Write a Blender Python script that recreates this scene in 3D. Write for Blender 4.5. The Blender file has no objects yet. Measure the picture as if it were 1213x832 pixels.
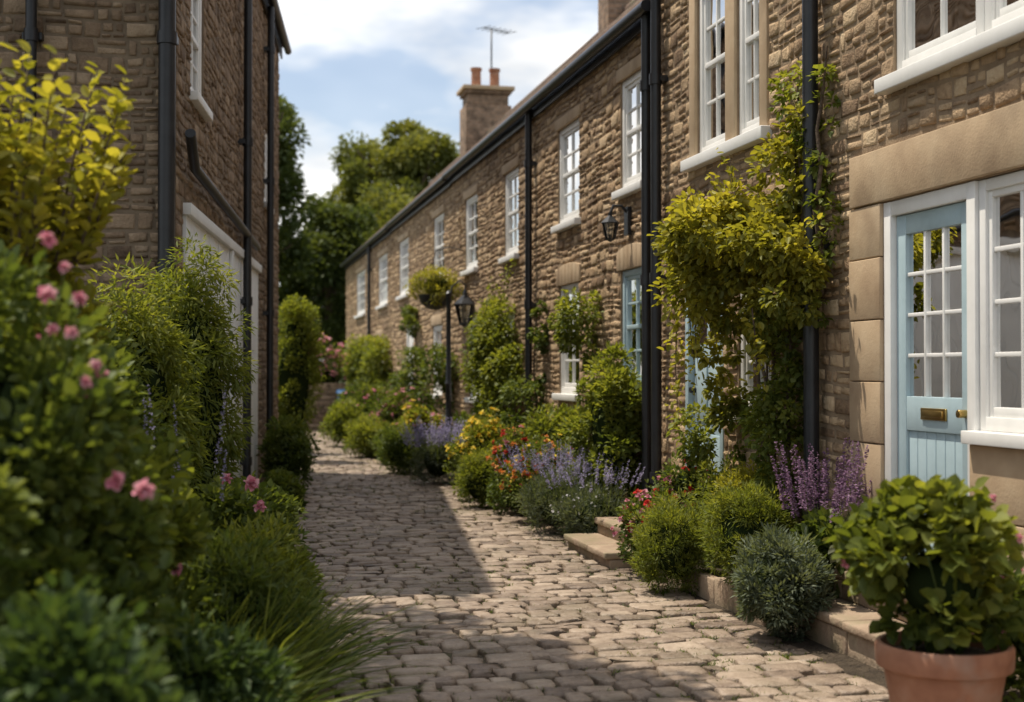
import bpy, math, random
import numpy as np
from mathutils import Vector, Matrix
rng=np.random.default_rng(11); random.seed(11)
sc=bpy.context.scene
# ---------------------------------------------------------------- helpers
def empty(name,loc=(0,0,0)):
    e=bpy.data.objects.new(name,None); e.location=loc; e.empty_display_size=.2
    sc.collection.objects.link(e); return e
def setparent(o,p):
    if p is not None:
        o.parent=p; o.matrix_parent_inverse=Matrix.Translation(-Vector(p.location))
def make_mesh(name,V,Fs,mats,midx=None,attr=None,smooth=False,parent=None):
    V=np.asarray(V,dtype=np.float64).reshape(-1,3)
    me=bpy.data.meshes.new(name)
    me.vertices.add(len(V)); me.vertices.foreach_set('co',V.ravel())
    Fs=[np.asarray(f,dtype=np.int64) for f in Fs if len(f)]
    nl=sum(f.size for f in Fs); nf=sum(len(f) for f in Fs)
    me.loops.add(nl); me.loops.foreach_set('vertex_index',np.concatenate([f.ravel() for f in Fs]))
    tot=np.concatenate([np.full(len(f),f.shape[1]) for f in Fs])
    st=np.concatenate([[0],np.cumsum(tot)[:-1]])
    me.polygons.add(nf); me.polygons.foreach_set('loop_start',st)
    if midx is not None: me.polygons.foreach_set('material_index',np.asarray(midx,dtype=np.int32))
    if smooth: me.polygons.foreach_set('use_smooth',np.ones(nf,dtype=bool))
    me.update(calc_edges=True)
    if attr is not None:
        a=me.attributes.new('rnd','FLOAT','FACE'); a.data.foreach_set('value',np.asarray(attr,dtype=np.float32))
    for m in (mats if isinstance(mats,(list,tuple)) else [mats]): me.materials.append(m)
    o=bpy.data.objects.new(name,me); sc.collection.objects.link(o); setparent(o,parent)
    return o
class MB:
    def __init__(s): s.V=[]; s.F=[]; s.A=[]; s.S=[]
    def poly(s,pts,a=.5):
        i=len(s.V); s.V+= [tuple(p) for p in pts]; s.F.append(tuple(range(i,i+len(pts)))); s.A.append(a)
    def hexa(s,p,a=None):
        a=random.random() if a is None else a
        i=len(s.V); s.V+=[tuple(q) for q in p]
        for f in ((0,1,2,3),(7,6,5,4),(0,4,5,1),(1,5,6,2),(2,6,7,3),(3,7,4,0)):
            s.F.append(tuple(i+j for j in f)); s.A.append(a)
    def box(s,x0,x1,y0,y1,z0,z1,a=None):
        s.hexa([(x0,y0,z0),(x1,y0,z0),(x1,y1,z0),(x0,y1,z0),(x0,y0,z1),(x1,y0,z1),(x1,y1,z1),(x0,y1,z1)],a)
    def tube(s,pts,rad,n=10,a=.5,cap=True):
        pts=[Vector(p) for p in pts]; 
        if not hasattr(rad,'__len__'): rad=[rad]*len(pts)
        i0=len(s.V); prev=None
        for k,p in enumerate(pts):
            d=(pts[min(k+1,len(pts)-1)]-pts[max(k-1,0)]).normalized()
            if prev is None: u=d.orthogonal().normalized()
            else:
                u=(prev-prev.dot(d)*d).normalized()
            prev=u; w=d.cross(u)
            for j in range(n):
                t=2*math.pi*j/n; s.V.append(tuple(p+(u*math.cos(t)+w*math.sin(t))*float(rad[k])))
        for k in range(len(pts)-1):
            for j in range(n):
                a0=i0+k*n+j; b0=i0+k*n+(j+1)%n
                s.F.append((a0,b0,b0+n,a0+n)); s.A.append(a)
        if cap:
            s.F.append(tuple(i0+j for j in range(n))[::-1]); s.A.append(a)
            s.F.append(tuple(i0+(len(pts)-1)*n+j for j in range(n))); s.A.append(a)
    def lathe(s,c,prof,n=32,a=.5):
        i0=len(s.V)
        for r,z in prof:
            r=max(r,.0005)
            for j in range(n):
                t=2*math.pi*j/n; s.V.append((c[0]+r*math.cos(t),c[1]+r*math.sin(t),c[2]+z))
        for k in range(len(prof)-1):
            for j in range(n):
                a0=i0+k*n+j; b0=i0+k*n+(j+1)%n
                s.F.append((a0,b0,b0+n,a0+n)); s.A.append(a)
    def build(s,name,mat,T=None,parent=None,bevel=0,smooth=False):
        if not s.V: return None
        V=np.array(s.V,dtype=float)
        if T is not None: V=T(V)
        by={}
        for f,a in zip(s.F,s.A): by.setdefault(len(f),[]).append((f,a))
        Fs=[[x[0] for x in v] for v in by.values()]; A=[x[1] for v in by.values() for x in v]
        o=make_mesh(name,V,Fs,mat,None,A,False,parent)
        if smooth:
            o.data.polygons.foreach_set('use_smooth',np.ones(len(o.data.polygons),dtype=bool))
            try: o.data.set_sharp_from_angle(angle=math.radians(40))
            except Exception: pass
        if bevel:
            b=o.modifiers.new('bevel','BEVEL'); b.width=bevel; b.segments=2; b.limit_method='ANGLE'
        return o
# ---------------------------------------------------------------- materials
def newmat(name):
    m=bpy.data.materials.new(name); m.use_nodes=True; nt=m.node_tree
    return m,nt,nt.nodes['Principled BSDF'],nt.nodes['Material Output']
def ramp(nt,cols,pos=None):
    r=nt.nodes.new('ShaderNodeValToRGB'); el=r.color_ramp.elements
    n=len(cols); pos=pos or [i/(n-1) for i in range(n)]
    while len(el)<n: el.new(.5)
    for e,c,p in zip(el,cols,pos): e.position=p; e.color=(*c,1)
    return r
def noise(nt,scale,detail=3,rough=.55,vec=None):
    n=nt.nodes.new('ShaderNodeTexNoise'); n.inputs['Scale'].default_value=scale
    n.inputs['Detail'].default_value=detail; n.inputs['Roughness'].default_value=rough
    if vec is None:
        g=nt.nodes.new('ShaderNodeNewGeometry'); vec=g.outputs['Position']
    nt.links.new(vec,n.inputs['Vector']); return n
def mathn(nt,op,a,b):
    m=nt.nodes.new('ShaderNodeMath'); m.operation=op
    for i,v in enumerate((a,b)):
        if isinstance(v,(int,float)): m.inputs[i].default_value=v
        else: nt.links.new(v,m.inputs[i])
    return m.outputs[0]
def mixc(nt,fac,a,b,mode='MIX'):
    m=nt.nodes.new('ShaderNodeMix'); m.data_type='RGBA'; m.blend_type=mode
    if isinstance(fac,(int,float)): m.inputs[0].default_value=fac
    else: nt.links.new(fac,m.inputs[0])
    for i,v in ((6,a),(7,b)):
        if isinstance(v,tuple): m.inputs[i].default_value=(*v,1)
        else: nt.links.new(v,m.inputs[i])
    return m.outputs[2]
def pm(name,cols,rough=.8,attr=0.,ns=6,bump=.3,bs=40,bd=.01,metal=0,spec=.3,stain=None,ss=.8,sk=.6):
    m,nt,b,o=newmat(name)
    n1=noise(nt,ns,3,.65)
    f=n1.outputs[0]
    st=nt.nodes.new('ShaderNodeMapRange'); st.inputs[1].default_value=.28; st.inputs[2].default_value=.72
    nt.links.new(f,st.inputs[0]); f=st.outputs[0]
    if attr>0:
        at=nt.nodes.new('ShaderNodeAttribute'); at.attribute_name='rnd'
        f=mathn(nt,'ADD',mathn(nt,'MULTIPLY',at.outputs['Fac'],attr),mathn(nt,'MULTIPLY',f,1-attr))
    r=ramp(nt,cols); nt.links.new(f,r.inputs[0]); col=r.outputs[0]
    if stain is not None:
        n3=noise(nt,ss,3,.65); r3=ramp(nt,[(0,0,0),(1,1,1)],[.5,.68]); nt.links.new(n3.outputs[0],r3.inputs[0])
        col=mixc(nt,mathn(nt,'MULTIPLY',r3.outputs[0],sk),col,stain)
    nt.links.new(col,b.inputs['Base Color'])
    b.inputs['Roughness'].default_value=rough; b.inputs['Metallic'].default_value=metal
    b.inputs['Specular IOR Level'].default_value=spec
    if bump>0:
        n2=noise(nt,bs,2,.7); bp=nt.nodes.new('ShaderNodeBump'); bp.inputs['Strength'].default_value=bump
        bp.inputs['Distance'].default_value=bd
        nt.links.new(n2.outputs[0],bp.inputs['Height']); nt.links.new(bp.outputs[0],b.inputs['Normal'])
    return m
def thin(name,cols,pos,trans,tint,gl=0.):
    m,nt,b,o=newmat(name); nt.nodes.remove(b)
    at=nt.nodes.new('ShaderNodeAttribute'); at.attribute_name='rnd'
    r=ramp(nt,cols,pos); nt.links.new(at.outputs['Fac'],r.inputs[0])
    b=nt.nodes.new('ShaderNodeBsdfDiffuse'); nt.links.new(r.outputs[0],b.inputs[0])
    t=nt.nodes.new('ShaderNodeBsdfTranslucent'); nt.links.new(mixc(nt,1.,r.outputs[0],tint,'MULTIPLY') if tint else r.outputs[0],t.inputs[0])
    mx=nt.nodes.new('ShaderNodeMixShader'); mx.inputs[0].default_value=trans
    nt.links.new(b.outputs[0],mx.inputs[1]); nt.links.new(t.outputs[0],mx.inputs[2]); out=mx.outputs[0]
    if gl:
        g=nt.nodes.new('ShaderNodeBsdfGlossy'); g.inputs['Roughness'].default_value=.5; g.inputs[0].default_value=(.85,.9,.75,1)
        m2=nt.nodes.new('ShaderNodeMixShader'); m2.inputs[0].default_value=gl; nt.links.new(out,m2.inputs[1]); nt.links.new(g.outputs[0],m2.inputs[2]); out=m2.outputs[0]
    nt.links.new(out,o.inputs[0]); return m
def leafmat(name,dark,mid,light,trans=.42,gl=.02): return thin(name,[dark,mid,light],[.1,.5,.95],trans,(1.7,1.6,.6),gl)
def petalmat(name,a,b_,c): return thin(name,[a,b_,c],[0,.5,1],.35,None)
STONE=pm('rubble_stone',[(.10,.062,.038),(.27,.178,.105),(.42,.29,.172),(.53,.385,.235),(.63,.49,.32)],.92,attr=.66,ns=11,bump=.8,bs=42,bd=.014,stain=(.17,.118,.078),ss=.9,sk=.45)
STONE_D=pm('old_brick_stone',[(.09,.06,.04),(.20,.138,.09),(.30,.215,.142),(.40,.30,.205)],.92,attr=.64,ns=11,bump=.8,bs=42,bd=.014,stain=(.10,.078,.053),ss=.8,sk=.45)
MORTAR=pm('lime_mortar',[(.20,.14,.09),(.36,.265,.17)],.95,ns=5,bump=.6,bs=60,bd=.01)
MORTAR_D=pm('old_mortar',[(.14,.105,.075),(.25,.19,.13)],.95,ns=5,bump=.6,bs=60,bd=.01)
ASH=pm('sandstone_dressing',[(.36,.25,.155),(.47,.345,.22),(.54,.42,.28)],.85,attr=.3,ns=3,bump=.35,bs=60,bd=.006,stain=(.25,.175,.11),ss=1.6)
WHITE=pm('white_paint',[(.72,.71,.68),(.83,.82,.79)],.45,ns=4,bump=.08,bs=30,bd=.004)
WHITEB=pm('white_boarding_paint',[(.66,.66,.64),(.82,.82,.8)],.6,attr=.3,ns=2,bump=.2,bs=30,bd=.004)
BLUE=pm('pale_blue_paint',[(.36,.47,.51),(.43,.55,.59)],.4,ns=4,bump=.08,bs=30,bd=.004,stain=(.31,.41,.44),ss=5,sk=.4)
BLACK=pm('black_iron_paint',[(.008,.009,.011),(.02,.021,.024)],.4,ns=6,bump=.15,bs=60,bd=.004,spec=.5)
BRASS=pm('brass',[(.45,.30,.10),(.62,.43,.16)],.3,ns=8,bump=.05,metal=1)
TERRA=pm('terracotta',[(.25,.11,.065),(.36,.17,.10),(.42,.23,.15)],.8,ns=5,bump=.2,bs=50,bd=.004,stain=(.36,.27,.21),ss=4)
STEP=pm('worn_step_stone',[(.2,.14,.10),(.34,.25,.175),(.42,.335,.24)],.85,attr=.3,ns=6,bump=.6,bs=30,bd=.012,stain=(.14,.13,.06),ss=3)
SOIL=pm('soil',[(.03,.022,.015),(.08,.06,.04)],.95,ns=12,bump=1,bs=25,bd=.04)
GROUND=pm('grass_ground',[(.025,.035,.012),(.05,.07,.02),(.09,.08,.04)],.95,ns=.6,bump=.8,bs=12,bd=.05)
JOINT=pm('mossy_joint_earth',[(.045,.037,.022),(.09,.072,.048),(.06,.075,.024)],.95,ns=2.2,bump=.8,bs=40,bd=.02)
COB=pm('sett_stone',[(.10,.072,.053),(.22,.163,.12),(.34,.262,.195),(.46,.37,.285)],.58,attr=.58,ns=15,bump=.85,bs=32,bd=.014,spec=.4,stain=(.13,.108,.065),ss=1.6,sk=.5)
WOOD=pm('bark',[(.05,.035,.025),(.15,.11,.075)],.9,ns=10,bump=.8,bs=25,bd=.02)
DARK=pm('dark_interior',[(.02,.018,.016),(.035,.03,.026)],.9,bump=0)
def netmat(name,col):
    m,nt,b,o=newmat(name); b.inputs['Base Color'].default_value=(*col,1); b.inputs['Roughness'].default_value=.9; return m
NET=netmat('net_curtain',(.8,.82,.84))
DRAPE=netmat('curtain_cloth',(.5,.42,.33))
def glassmat():
    m,nt,b,o=newmat('window_glass'); nt.nodes.remove(b)
    t=nt.nodes.new('ShaderNodeBsdfTransparent'); t.inputs[0].default_value=(.9,.94,.95,1)
    g=nt.nodes.new('ShaderNodeBsdfGlossy'); g.inputs['Roughness'].default_value=.02
    n=noise(nt,2.5,1); bp=nt.nodes.new('ShaderNodeBump'); bp.inputs['Strength'].default_value=.12; bp.inputs['Distance'].default_value=.05
    nt.links.new(n.outputs[0],bp.inputs['Height']); nt.links.new(bp.outputs[0],g.inputs['Normal'])
    f=nt.nodes.new('ShaderNodeFresnel'); f.inputs[0].default_value=1.5
    ff=mathn(nt,'ADD',mathn(nt,'MULTIPLY',f.outputs[0],1.4),.08)
    mx=nt.nodes.new('ShaderNodeMixShader'); nt.links.new(ff,mx.inputs[0]); nt.links.new(t.outputs[0],mx.inputs[1]); nt.links.new(g.outputs[0],mx.inputs[2])
    nt.links.new(mx.outputs[0],o.inputs[0]); return m
GLASS=glassmat()
def brickmat(name,c1,c2,mo,w,h,ms=.012):
    m,nt,b,o=newmat(name); g=nt.nodes.new('ShaderNodeNewGeometry'); sx=nt.nodes.new('ShaderNodeSeparateXYZ'); nt.links.new(g.outputs['Position'],sx.inputs[0])
    cx=nt.nodes.new('ShaderNodeCombineXYZ'); nt.links.new(mathn(nt,'ADD',sx.outputs[0],sx.outputs[1]),cx.inputs[0]); nt.links.new(sx.outputs[2],cx.inputs[1])
    br=nt.nodes.new('ShaderNodeTexBrick'); br.inputs['Scale'].default_value=1
    br.inputs['Brick Width'].default_value=w; br.inputs['Row Height'].default_value=h; br.inputs['Mortar Size'].default_value=ms
    br.inputs['Color1'].default_value=(*c1,1); br.inputs['Color2'].default_value=(*c2,1); br.inputs['Mortar'].default_value=(*mo,1)
    nt.links.new(cx.outputs[0],br.inputs['Vector']); n=noise(nt,7,4)
    r=ramp(nt,[(.5,.5,.5),(1.3,1.3,1.3)],[.3,.7]); nt.links.new(n.outputs[0],r.inputs[0])
    nt.links.new(mixc(nt,1.,br.outputs[0],r.outputs[0],'MULTIPLY'),b.inputs['Base Color']); b.inputs['Roughness'].default_value=.9
    bp=nt.nodes.new('ShaderNodeBump'); bp.invert=True; bp.inputs['Distance'].default_value=.01; nt.links.new(br.outputs['Fac'],bp.inputs['Height']); nt.links.new(bp.outputs[0],b.inputs['Normal'])
    return m
BRICK=brickmat('chimney_brick',(.34,.22,.14),(.2,.13,.085),(.26,.19,.135),.24,.08)
TILE=pm('clay_roof_tile',[(.10,.07,.053),(.18,.122,.092),(.25,.175,.13)],.85,attr=.5,ns=8,bump=.5,bs=25,bd=.02,stain=(.13,.13,.08),ss=1.5)
# foliage
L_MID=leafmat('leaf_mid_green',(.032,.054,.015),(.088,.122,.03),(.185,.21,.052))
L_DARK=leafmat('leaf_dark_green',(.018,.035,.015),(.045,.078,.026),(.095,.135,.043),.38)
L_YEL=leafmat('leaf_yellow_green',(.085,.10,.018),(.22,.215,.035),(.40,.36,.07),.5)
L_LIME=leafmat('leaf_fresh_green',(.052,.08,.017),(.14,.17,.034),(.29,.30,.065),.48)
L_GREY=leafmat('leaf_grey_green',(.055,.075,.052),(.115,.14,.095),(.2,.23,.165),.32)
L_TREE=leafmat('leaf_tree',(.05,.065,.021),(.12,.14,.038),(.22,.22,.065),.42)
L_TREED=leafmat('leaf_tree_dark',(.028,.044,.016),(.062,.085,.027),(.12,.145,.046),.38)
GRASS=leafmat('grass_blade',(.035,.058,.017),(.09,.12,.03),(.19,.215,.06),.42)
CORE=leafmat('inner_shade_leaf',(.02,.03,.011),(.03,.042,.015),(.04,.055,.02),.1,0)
P_PINK=petalmat('petal_pink',(.6,.2,.27),(.72,.32,.38),(.8,.5,.54))
P_RED=petalmat('petal_red',(.5,.03,.03),(.65,.06,.05),(.75,.2,.15))
P_YEL=petalmat('petal_yellow',(.75,.45,.03),(.8,.62,.08),(.85,.72,.2))
P_ORG=petalmat('petal_orange',(.7,.2,.04),(.8,.34,.08),(.8,.45,.2))
P_VIO=petalmat('petal_violet',(.24,.21,.36),(.36,.33,.49),(.5,.46,.62))
P_PUR=petalmat('petal_purple',(.18,.10,.18),(.29,.17,.27),(.4,.27,.38))
P_WHITE=petalmat('petal_white',(.6,.58,.6),(.75,.73,.75),(.8,.8,.78))
# ---------------------------------------------------------------- foliage generators
def unit(a): return a/np.maximum(np.linalg.norm(a,axis=1,keepdims=True),1e-9)
def leaves(C,D,L,W,k=1,fold=.35):
    N=len(C); D=unit(D); U=rng.normal(size=(N,3))*.45+np.array([0,0,1.]); n=unit(U-(U*D).sum(1,keepdims=True)*D); S=np.cross(D,n)
    prof=[(.42,1.)] if k==1 else [(.16,.7),(.45,1.),(.8,.62)]
    L=np.broadcast_to(L,(N,)).reshape(N,1); W=np.broadcast_to(W,(N,)).reshape(N,1)
    vs=[C, C+D*L-n*L*.12]
    for sgn in (1,-1):
        for t,w in prof: vs.append(C+D*L*t+(S*sgn*math.cos(fold)+n*math.sin(fold))*W*w)
    V=np.stack(vs,1); m=V.shape[1]; b=(np.arange(N)*m)[:,None]
    f1=b+np.array([0]+[2+i for i in range(k)]+[1])[None]; f2=b+np.array([1]+[2+2*k-1-i for i in range(k)]+[0])[None]
    return V.reshape(-1,3),np.concatenate([f1,f2])
def blades(B,D,L,W,droop=.5):
    N=len(B); D=unit(D); H=np.stack([-D[:,1],D[:,0],np.zeros(N)],1)+rng.normal(size=(N,3))*.3; S=unit(H)
    L=np.broadcast_to(L,(N,)).reshape(N,1); W=np.broadcast_to(W,(N,)).reshape(N,1)
    hor=D*np.array([1,1,0.]); vs=[]
    for t,w in ((0,.6),(.35,1),(.7,.75),(1,.08)):
        P=B+D*L*t+hor*L*droop*.5*t*t; P=P-np.array([0,0,1.])*L*droop*.5*t*t
        vs+=[P+S*W*w,P-S*W*w]
    V=np.stack(vs,1); b=(np.arange(N)*8)[:,None]
    F=np.concatenate([b+np.array([[2*i,2*i+1,2*i+3,2*i+2]]) for i in range(3)])
    return V.reshape(-1,3),F
def cloud(c,rad,n,m,rs,zmin=.02,up=.25,flat=None):
    c=np.array(c,float); rad=np.array(rad,float)
    d=unit(rng.normal(size=(m,3))+np.array([0,0,up])); f=rng.uniform(.35,.88,(m,1))**.7
    cc=c+d*rad*f; rr=rs*rng.uniform(.65,1.35,m); tone=rng.random(m)
    idx=rng.integers(0,m,n); v=unit(rng.normal(size=(n,3))+.55*d[idx])
    P=cc[idx]+v*(rr[idx]*rng.uniform(.45,1.08,n))[:,None]
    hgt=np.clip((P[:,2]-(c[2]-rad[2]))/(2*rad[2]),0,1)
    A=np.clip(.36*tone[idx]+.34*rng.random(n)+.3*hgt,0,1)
    ok=P[:,2]>zmin
    return P[ok],v[ok],A[ok]
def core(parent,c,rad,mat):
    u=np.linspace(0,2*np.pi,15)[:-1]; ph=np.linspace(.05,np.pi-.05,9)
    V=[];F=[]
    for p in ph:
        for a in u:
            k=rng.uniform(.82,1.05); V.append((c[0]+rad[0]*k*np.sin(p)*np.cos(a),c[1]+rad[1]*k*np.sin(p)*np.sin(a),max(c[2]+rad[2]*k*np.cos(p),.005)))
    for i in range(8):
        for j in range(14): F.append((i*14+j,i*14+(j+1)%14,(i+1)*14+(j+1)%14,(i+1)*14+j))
    make_mesh('inner_shade_core',V,[F],mat,None,np.full(len(F),.08),False,parent)  # solid dark core, inner shade of the foliage put into its colour
def flowers(C,Nn,r,petals=5,rings=2,k=3):
    N=len(C); Nn=unit(Nn); t=unit(np.cross(Nn,rng.normal(size=(N,3)))); b=np.cross(Nn,t)
    rr=np.broadcast_to(r,(N,)); Cs=[];Ds=[];Ls=[]
    for g in range(rings):
        op=.95-.7*g/max(rings-1,1) if rings>1 else .85; ph=rng.uniform(0,6.28,N)
        for j in range(petals):
            a=ph+2*np.pi*j/petals
            dv=(t*np.cos(a)[:,None]+b*np.sin(a)[:,None])*op+Nn*(1-op+.15)
            Cs.append(C+Nn*rr[:,None]*.12*g); Ds.append(dv+rng.normal(size=(N,3))*.12); Ls.append(rr*(1-.22*g)*rng.uniform(.85,1.1,N))
    Cs=np.concatenate(Cs);Ds=np.concatenate(Ds);Ls=np.concatenate(Ls)
    V,F=leaves(Cs,Ds,Ls,Ls*.5,k,.3); return V,F,np.tile(rng.random(len(Cs)),2)
def add_flowers(par,P,v,n,r,mat,rings=2,zq=.45,off=.04,petals=5,k=3,name='flowers',face=None):
    sel=np.where(P[:,2]>np.quantile(P[:,2],zq))[0]
    s=rng.choice(sel,min(n,len(sel)),replace=False)
    nn=v[s]+np.array([0,0,.5]) if face is None else v[s]+np.array(face)
    V,F,A=flowers(P[s]+v[s]*off,nn,r*rng.uniform(.7,1.15,len(s)),petals,rings,k)
    make_mesh(name,V,[F],mat,None,A,False,par)
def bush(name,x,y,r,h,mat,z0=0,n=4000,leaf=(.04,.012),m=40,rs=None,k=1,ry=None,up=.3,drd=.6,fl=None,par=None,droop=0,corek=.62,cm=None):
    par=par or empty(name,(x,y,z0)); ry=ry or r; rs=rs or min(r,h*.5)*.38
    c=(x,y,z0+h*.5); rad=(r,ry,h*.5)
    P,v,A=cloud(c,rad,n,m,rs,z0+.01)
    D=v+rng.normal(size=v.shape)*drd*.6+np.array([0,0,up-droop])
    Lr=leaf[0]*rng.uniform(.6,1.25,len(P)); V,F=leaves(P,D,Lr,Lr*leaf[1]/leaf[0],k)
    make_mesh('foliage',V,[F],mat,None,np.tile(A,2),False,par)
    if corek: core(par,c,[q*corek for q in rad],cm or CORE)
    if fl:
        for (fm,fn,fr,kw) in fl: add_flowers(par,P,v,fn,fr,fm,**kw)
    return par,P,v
def spikes(par,x,y,r,z0,h,n,mat,frac=.4,fl=.012,per=60,lean=.25,sw=.012,stemmat=None):
    a=rng.uniform(0,6.28,n); q=np.sqrt(rng.random(n))
    B=np.stack([x+r*q*np.cos(a)*.5,y+r*q*np.sin(a)*.5,np.full(n,z0)],1)
    D=np.stack([np.cos(a)*q*lean,np.sin(a)*q*lean,np.ones(n)],1)+rng.normal(size=(n,3))*.05; D=unit(D)
    H=h*rng.uniform(.7,1.05,n)
    V,F=blades(B,D,H,.0022,0.02); make_mesh('stems',V,[F],stemmat or L_MID,None,np.full(len(F),.5),False,par)
    t=rng.uniform(1-frac,1,(n,per)); idx=np.repeat(np.arange(n),per); tt=t.ravel()
    P=B[idx]+D[idx]*(H[idx]*tt)[:,None]; w=(1.15-((tt-(1-frac))/frac))
    dv=unit(rng.normal(size=(n*per,3))*np.array([1,1,.4])+np.array([0,0,.45]))
    V,F=leaves(P+dv*(sw*w)[:,None]*.3,dv,fl*(.6+.6*w),fl*.45,1); make_mesh('flower_spikes',V,[F],mat,None,np.tile(rng.random(n*per),2),False,par)
def grassclump(name,x,y,r,h,n=900,mat=GRASS,w=.006,z0=0,par=None,droop=.8,lean=.7):
    par=par or empty(name,(x,y,z0)); a=rng.uniform(0,6.28,n); q=np.sqrt(rng.random(n))
    B=np.stack([x+r*q*np.cos(a),y+r*q*np.sin(a),np.full(n,z0)],1)
    D=np.stack([np.cos(a)*q*lean,np.sin(a)*q*lean,np.ones(n)],1)+rng.normal(size=(n,3))*.22
    V,F=blades(B,D,h*rng.uniform(.55,1.1,n),w,droop); make_mesh('grass_blades',V,[F],mat,None,np.tile(rng.random(n),3),False,par); return par
# ---------------------------------------------------------------- walls
def stones(name,s0,s1,z0,z1,voids,T,par,mat,ch=(.07,.15),cw=(.07,.25),proud=(.003,.02),split=.55):
    V=[];F=[];A=[]; z=z0
    def stone(s,w,za,zb):
        if zb-za<.02 or w<.02: return
        g=random.uniform(.003,.009); p=random.uniform(*proud); i=len(V)
        k=min(.014,(zb-za)*.16); c4=[(random.uniform(0,k),random.uniform(0,k)) for _ in range(4)]
        def rect(e,d,j):
            b=[(s+e+c4[0][0],za+e+c4[0][1]),(s+w-e-c4[1][0],za+e+c4[1][1]),(s+w-e-c4[2][0],zb-e-c4[2][1]),(s+e+c4[3][0],zb-e-c4[3][1])]
            return [(q[0]+random.uniform(-j,j),d,q[1]+random.uniform(-j,j)) for q in b]
        V.extend(rect(g,-.004,.003)); V.extend(rect(g+.003,p*.6,.004)); fr=rect(g+min(.017,(zb-za)*.2),p,.005)
        V.extend([(q[0],q[1]+random.uniform(-.005,.005),q[2]) for q in fr])
        a_=min(1,max(0,random.gauss(.5,.29)))
        for r0 in (0,4):
            for j in range(4): F.append((i+r0+j,i+r0+(j+1)%4,i+r0+4+(j+1)%4,i+r0+4+j)); A.append(a_)
        F.append((i+8,i+9,i+10,i+11)); A.append(a_)
    while z<z1-.02:
        h=min(random.uniform(*ch),z1-z); mid=z+h/2
        bl=sorted([(v[0],v[1]) for v in voids if v[2]<mid<v[3]]); segs=[];cur=s0
        for a,b in bl:
            if a>cur+.01: segs.append((cur,min(a,s1)))
            cur=max(cur,b)
        if cur<s1: segs.append((cur,s1))
        for a,b in segs:
            s=a
            while s<b-.005:
                w=random.uniform(*cw)
                if b-(s+w)<cw[0]*.8: w=b-s
                za,zb=z,z+h
                for v in voids:
                    if v[0]<s+w-.001 and v[1]>s+.001 and v[2]<zb and v[3]>za:
                        if mid>=v[3]: za=max(za,v[3])
                        elif mid<=v[2]: zb=min(zb,v[2])
                if zb-za>.08 and random.random()<split:
                    zm=za+(zb-za)*random.uniform(.32,.68); 
                    for (e,f) in ((za,zm),(zm,zb)):
                        c=random.uniform(.35,.65)
                        if random.random()<.45 and w>.15: stone(s,w*c,e,f); stone(s+w*c,w*(1-c),e,f)
                        else: stone(s,w,e,f)
                else: stone(s,w,za,zb)
                s+=w
        z+=h
    V=np.array(V); ed=np.minimum(1,np.minimum(V[:,0]-s0,s1-V[:,0])/.3)
    V[:,2]+=(.014*np.sin(V[:,0]*2.3+V[:,2]*1.3)+.009*np.sin(V[:,0]*6.1-V[:,2]*2.7))*np.clip(ed,0,1)
    return make_mesh(name,T(V),[F],mat,None,A,False,par)
class House:
    def __init__(s,name,T,loc): s.T=T; s.p=empty(name,loc); s.mb={}
    def __getitem__(s,k):
        if k not in s.mb: s.mb[k]=MB()
        return s.mb[k]
    def finish(s):
        M={'wall':(MORTAR,0),'walld':(MORTAR_D,0),'dressing':(ASH,.006),'frames':(WHITE,.003),'blue':(BLUE,.003),'glass':(GLASS,0),'sill':(WHITE,.006),
           'roof':(TILE,0),'gutter':(BLACK,0),'brick':(BRICK,.01),'pots':(TERRA,0),'brass':(BRASS,.003),'boards':(WHITEB,.003),'dark':(DARK,0),'net':(NET,0),'drape':(DRAPE,0)}
        N={'wall':'walls','walld':'walls','dressing':'stone_dressings','frames':'window_frames','blue':'blue_door','glass':'window_glass','sill':'window_sills','roof':'roof','gutter':'gutter_and_downpipes','brick':'chimney_stack','pots':'chimney_pots','brass':'letterbox','boards':'white_boarding','dark':'interior','net':'net_curtains','drape':'curtains'}
        for k,b in s.mb.items(): b.build(N[k],M[k][0],s.T,s.p,M[k][1],smooth=(k in('gutter','pots','net','drape')))
def slab(mb,s0,s1,z0,z1,ops,d=0,rev=.22):
    S=sorted({s0,s1}|{o[i] for o in ops for i in (0,1)}); Z=sorted({z0,z1}|{o[i] for o in ops for i in (2,3)})
    for a,b in zip(S,S[1:]):
        for e,f in zip(Z,Z[1:]):
            ms,mz=(a+b)/2,(e+f)/2
            if any(o[0]<ms<o[1] and o[2]<mz<o[3] for o in ops): continue
            mb.poly([(a,d,e),(b,d,e),(b,d,f),(a,d,f)])
    for o in ops:
        a,b,e,f=o[:4]
        for p,q in (((a,e),(a,f)),((b,e),(b,f)),((a,e),(b,e)),((a,f),(b,f))):
            mb.poly([(p[0],d,p[1]),(q[0],d,q[1]),(q[0],d-rev,q[1]),(p[0],d-rev,p[1])])
def curtain(mb,s0,s1,z0,z1,d,amp=.018,wl=.09):
    n=max(6,int((s1-s0)/wl*6)); ph=random.uniform(0,6); prev=None
    for i in range(n+1):
        s=s0+(s1-s0)*i/n; dd=d+amp*math.sin(s/wl*6.28+ph+.8*math.sin(s*7))+amp*.4*math.sin(s*31)
        if prev: mb.poly([(prev[0],prev[1],z0),(s,dd,z0),(s,dd,z1),(prev[0],prev[1],z1)])
        prev=(s,dd)
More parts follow.
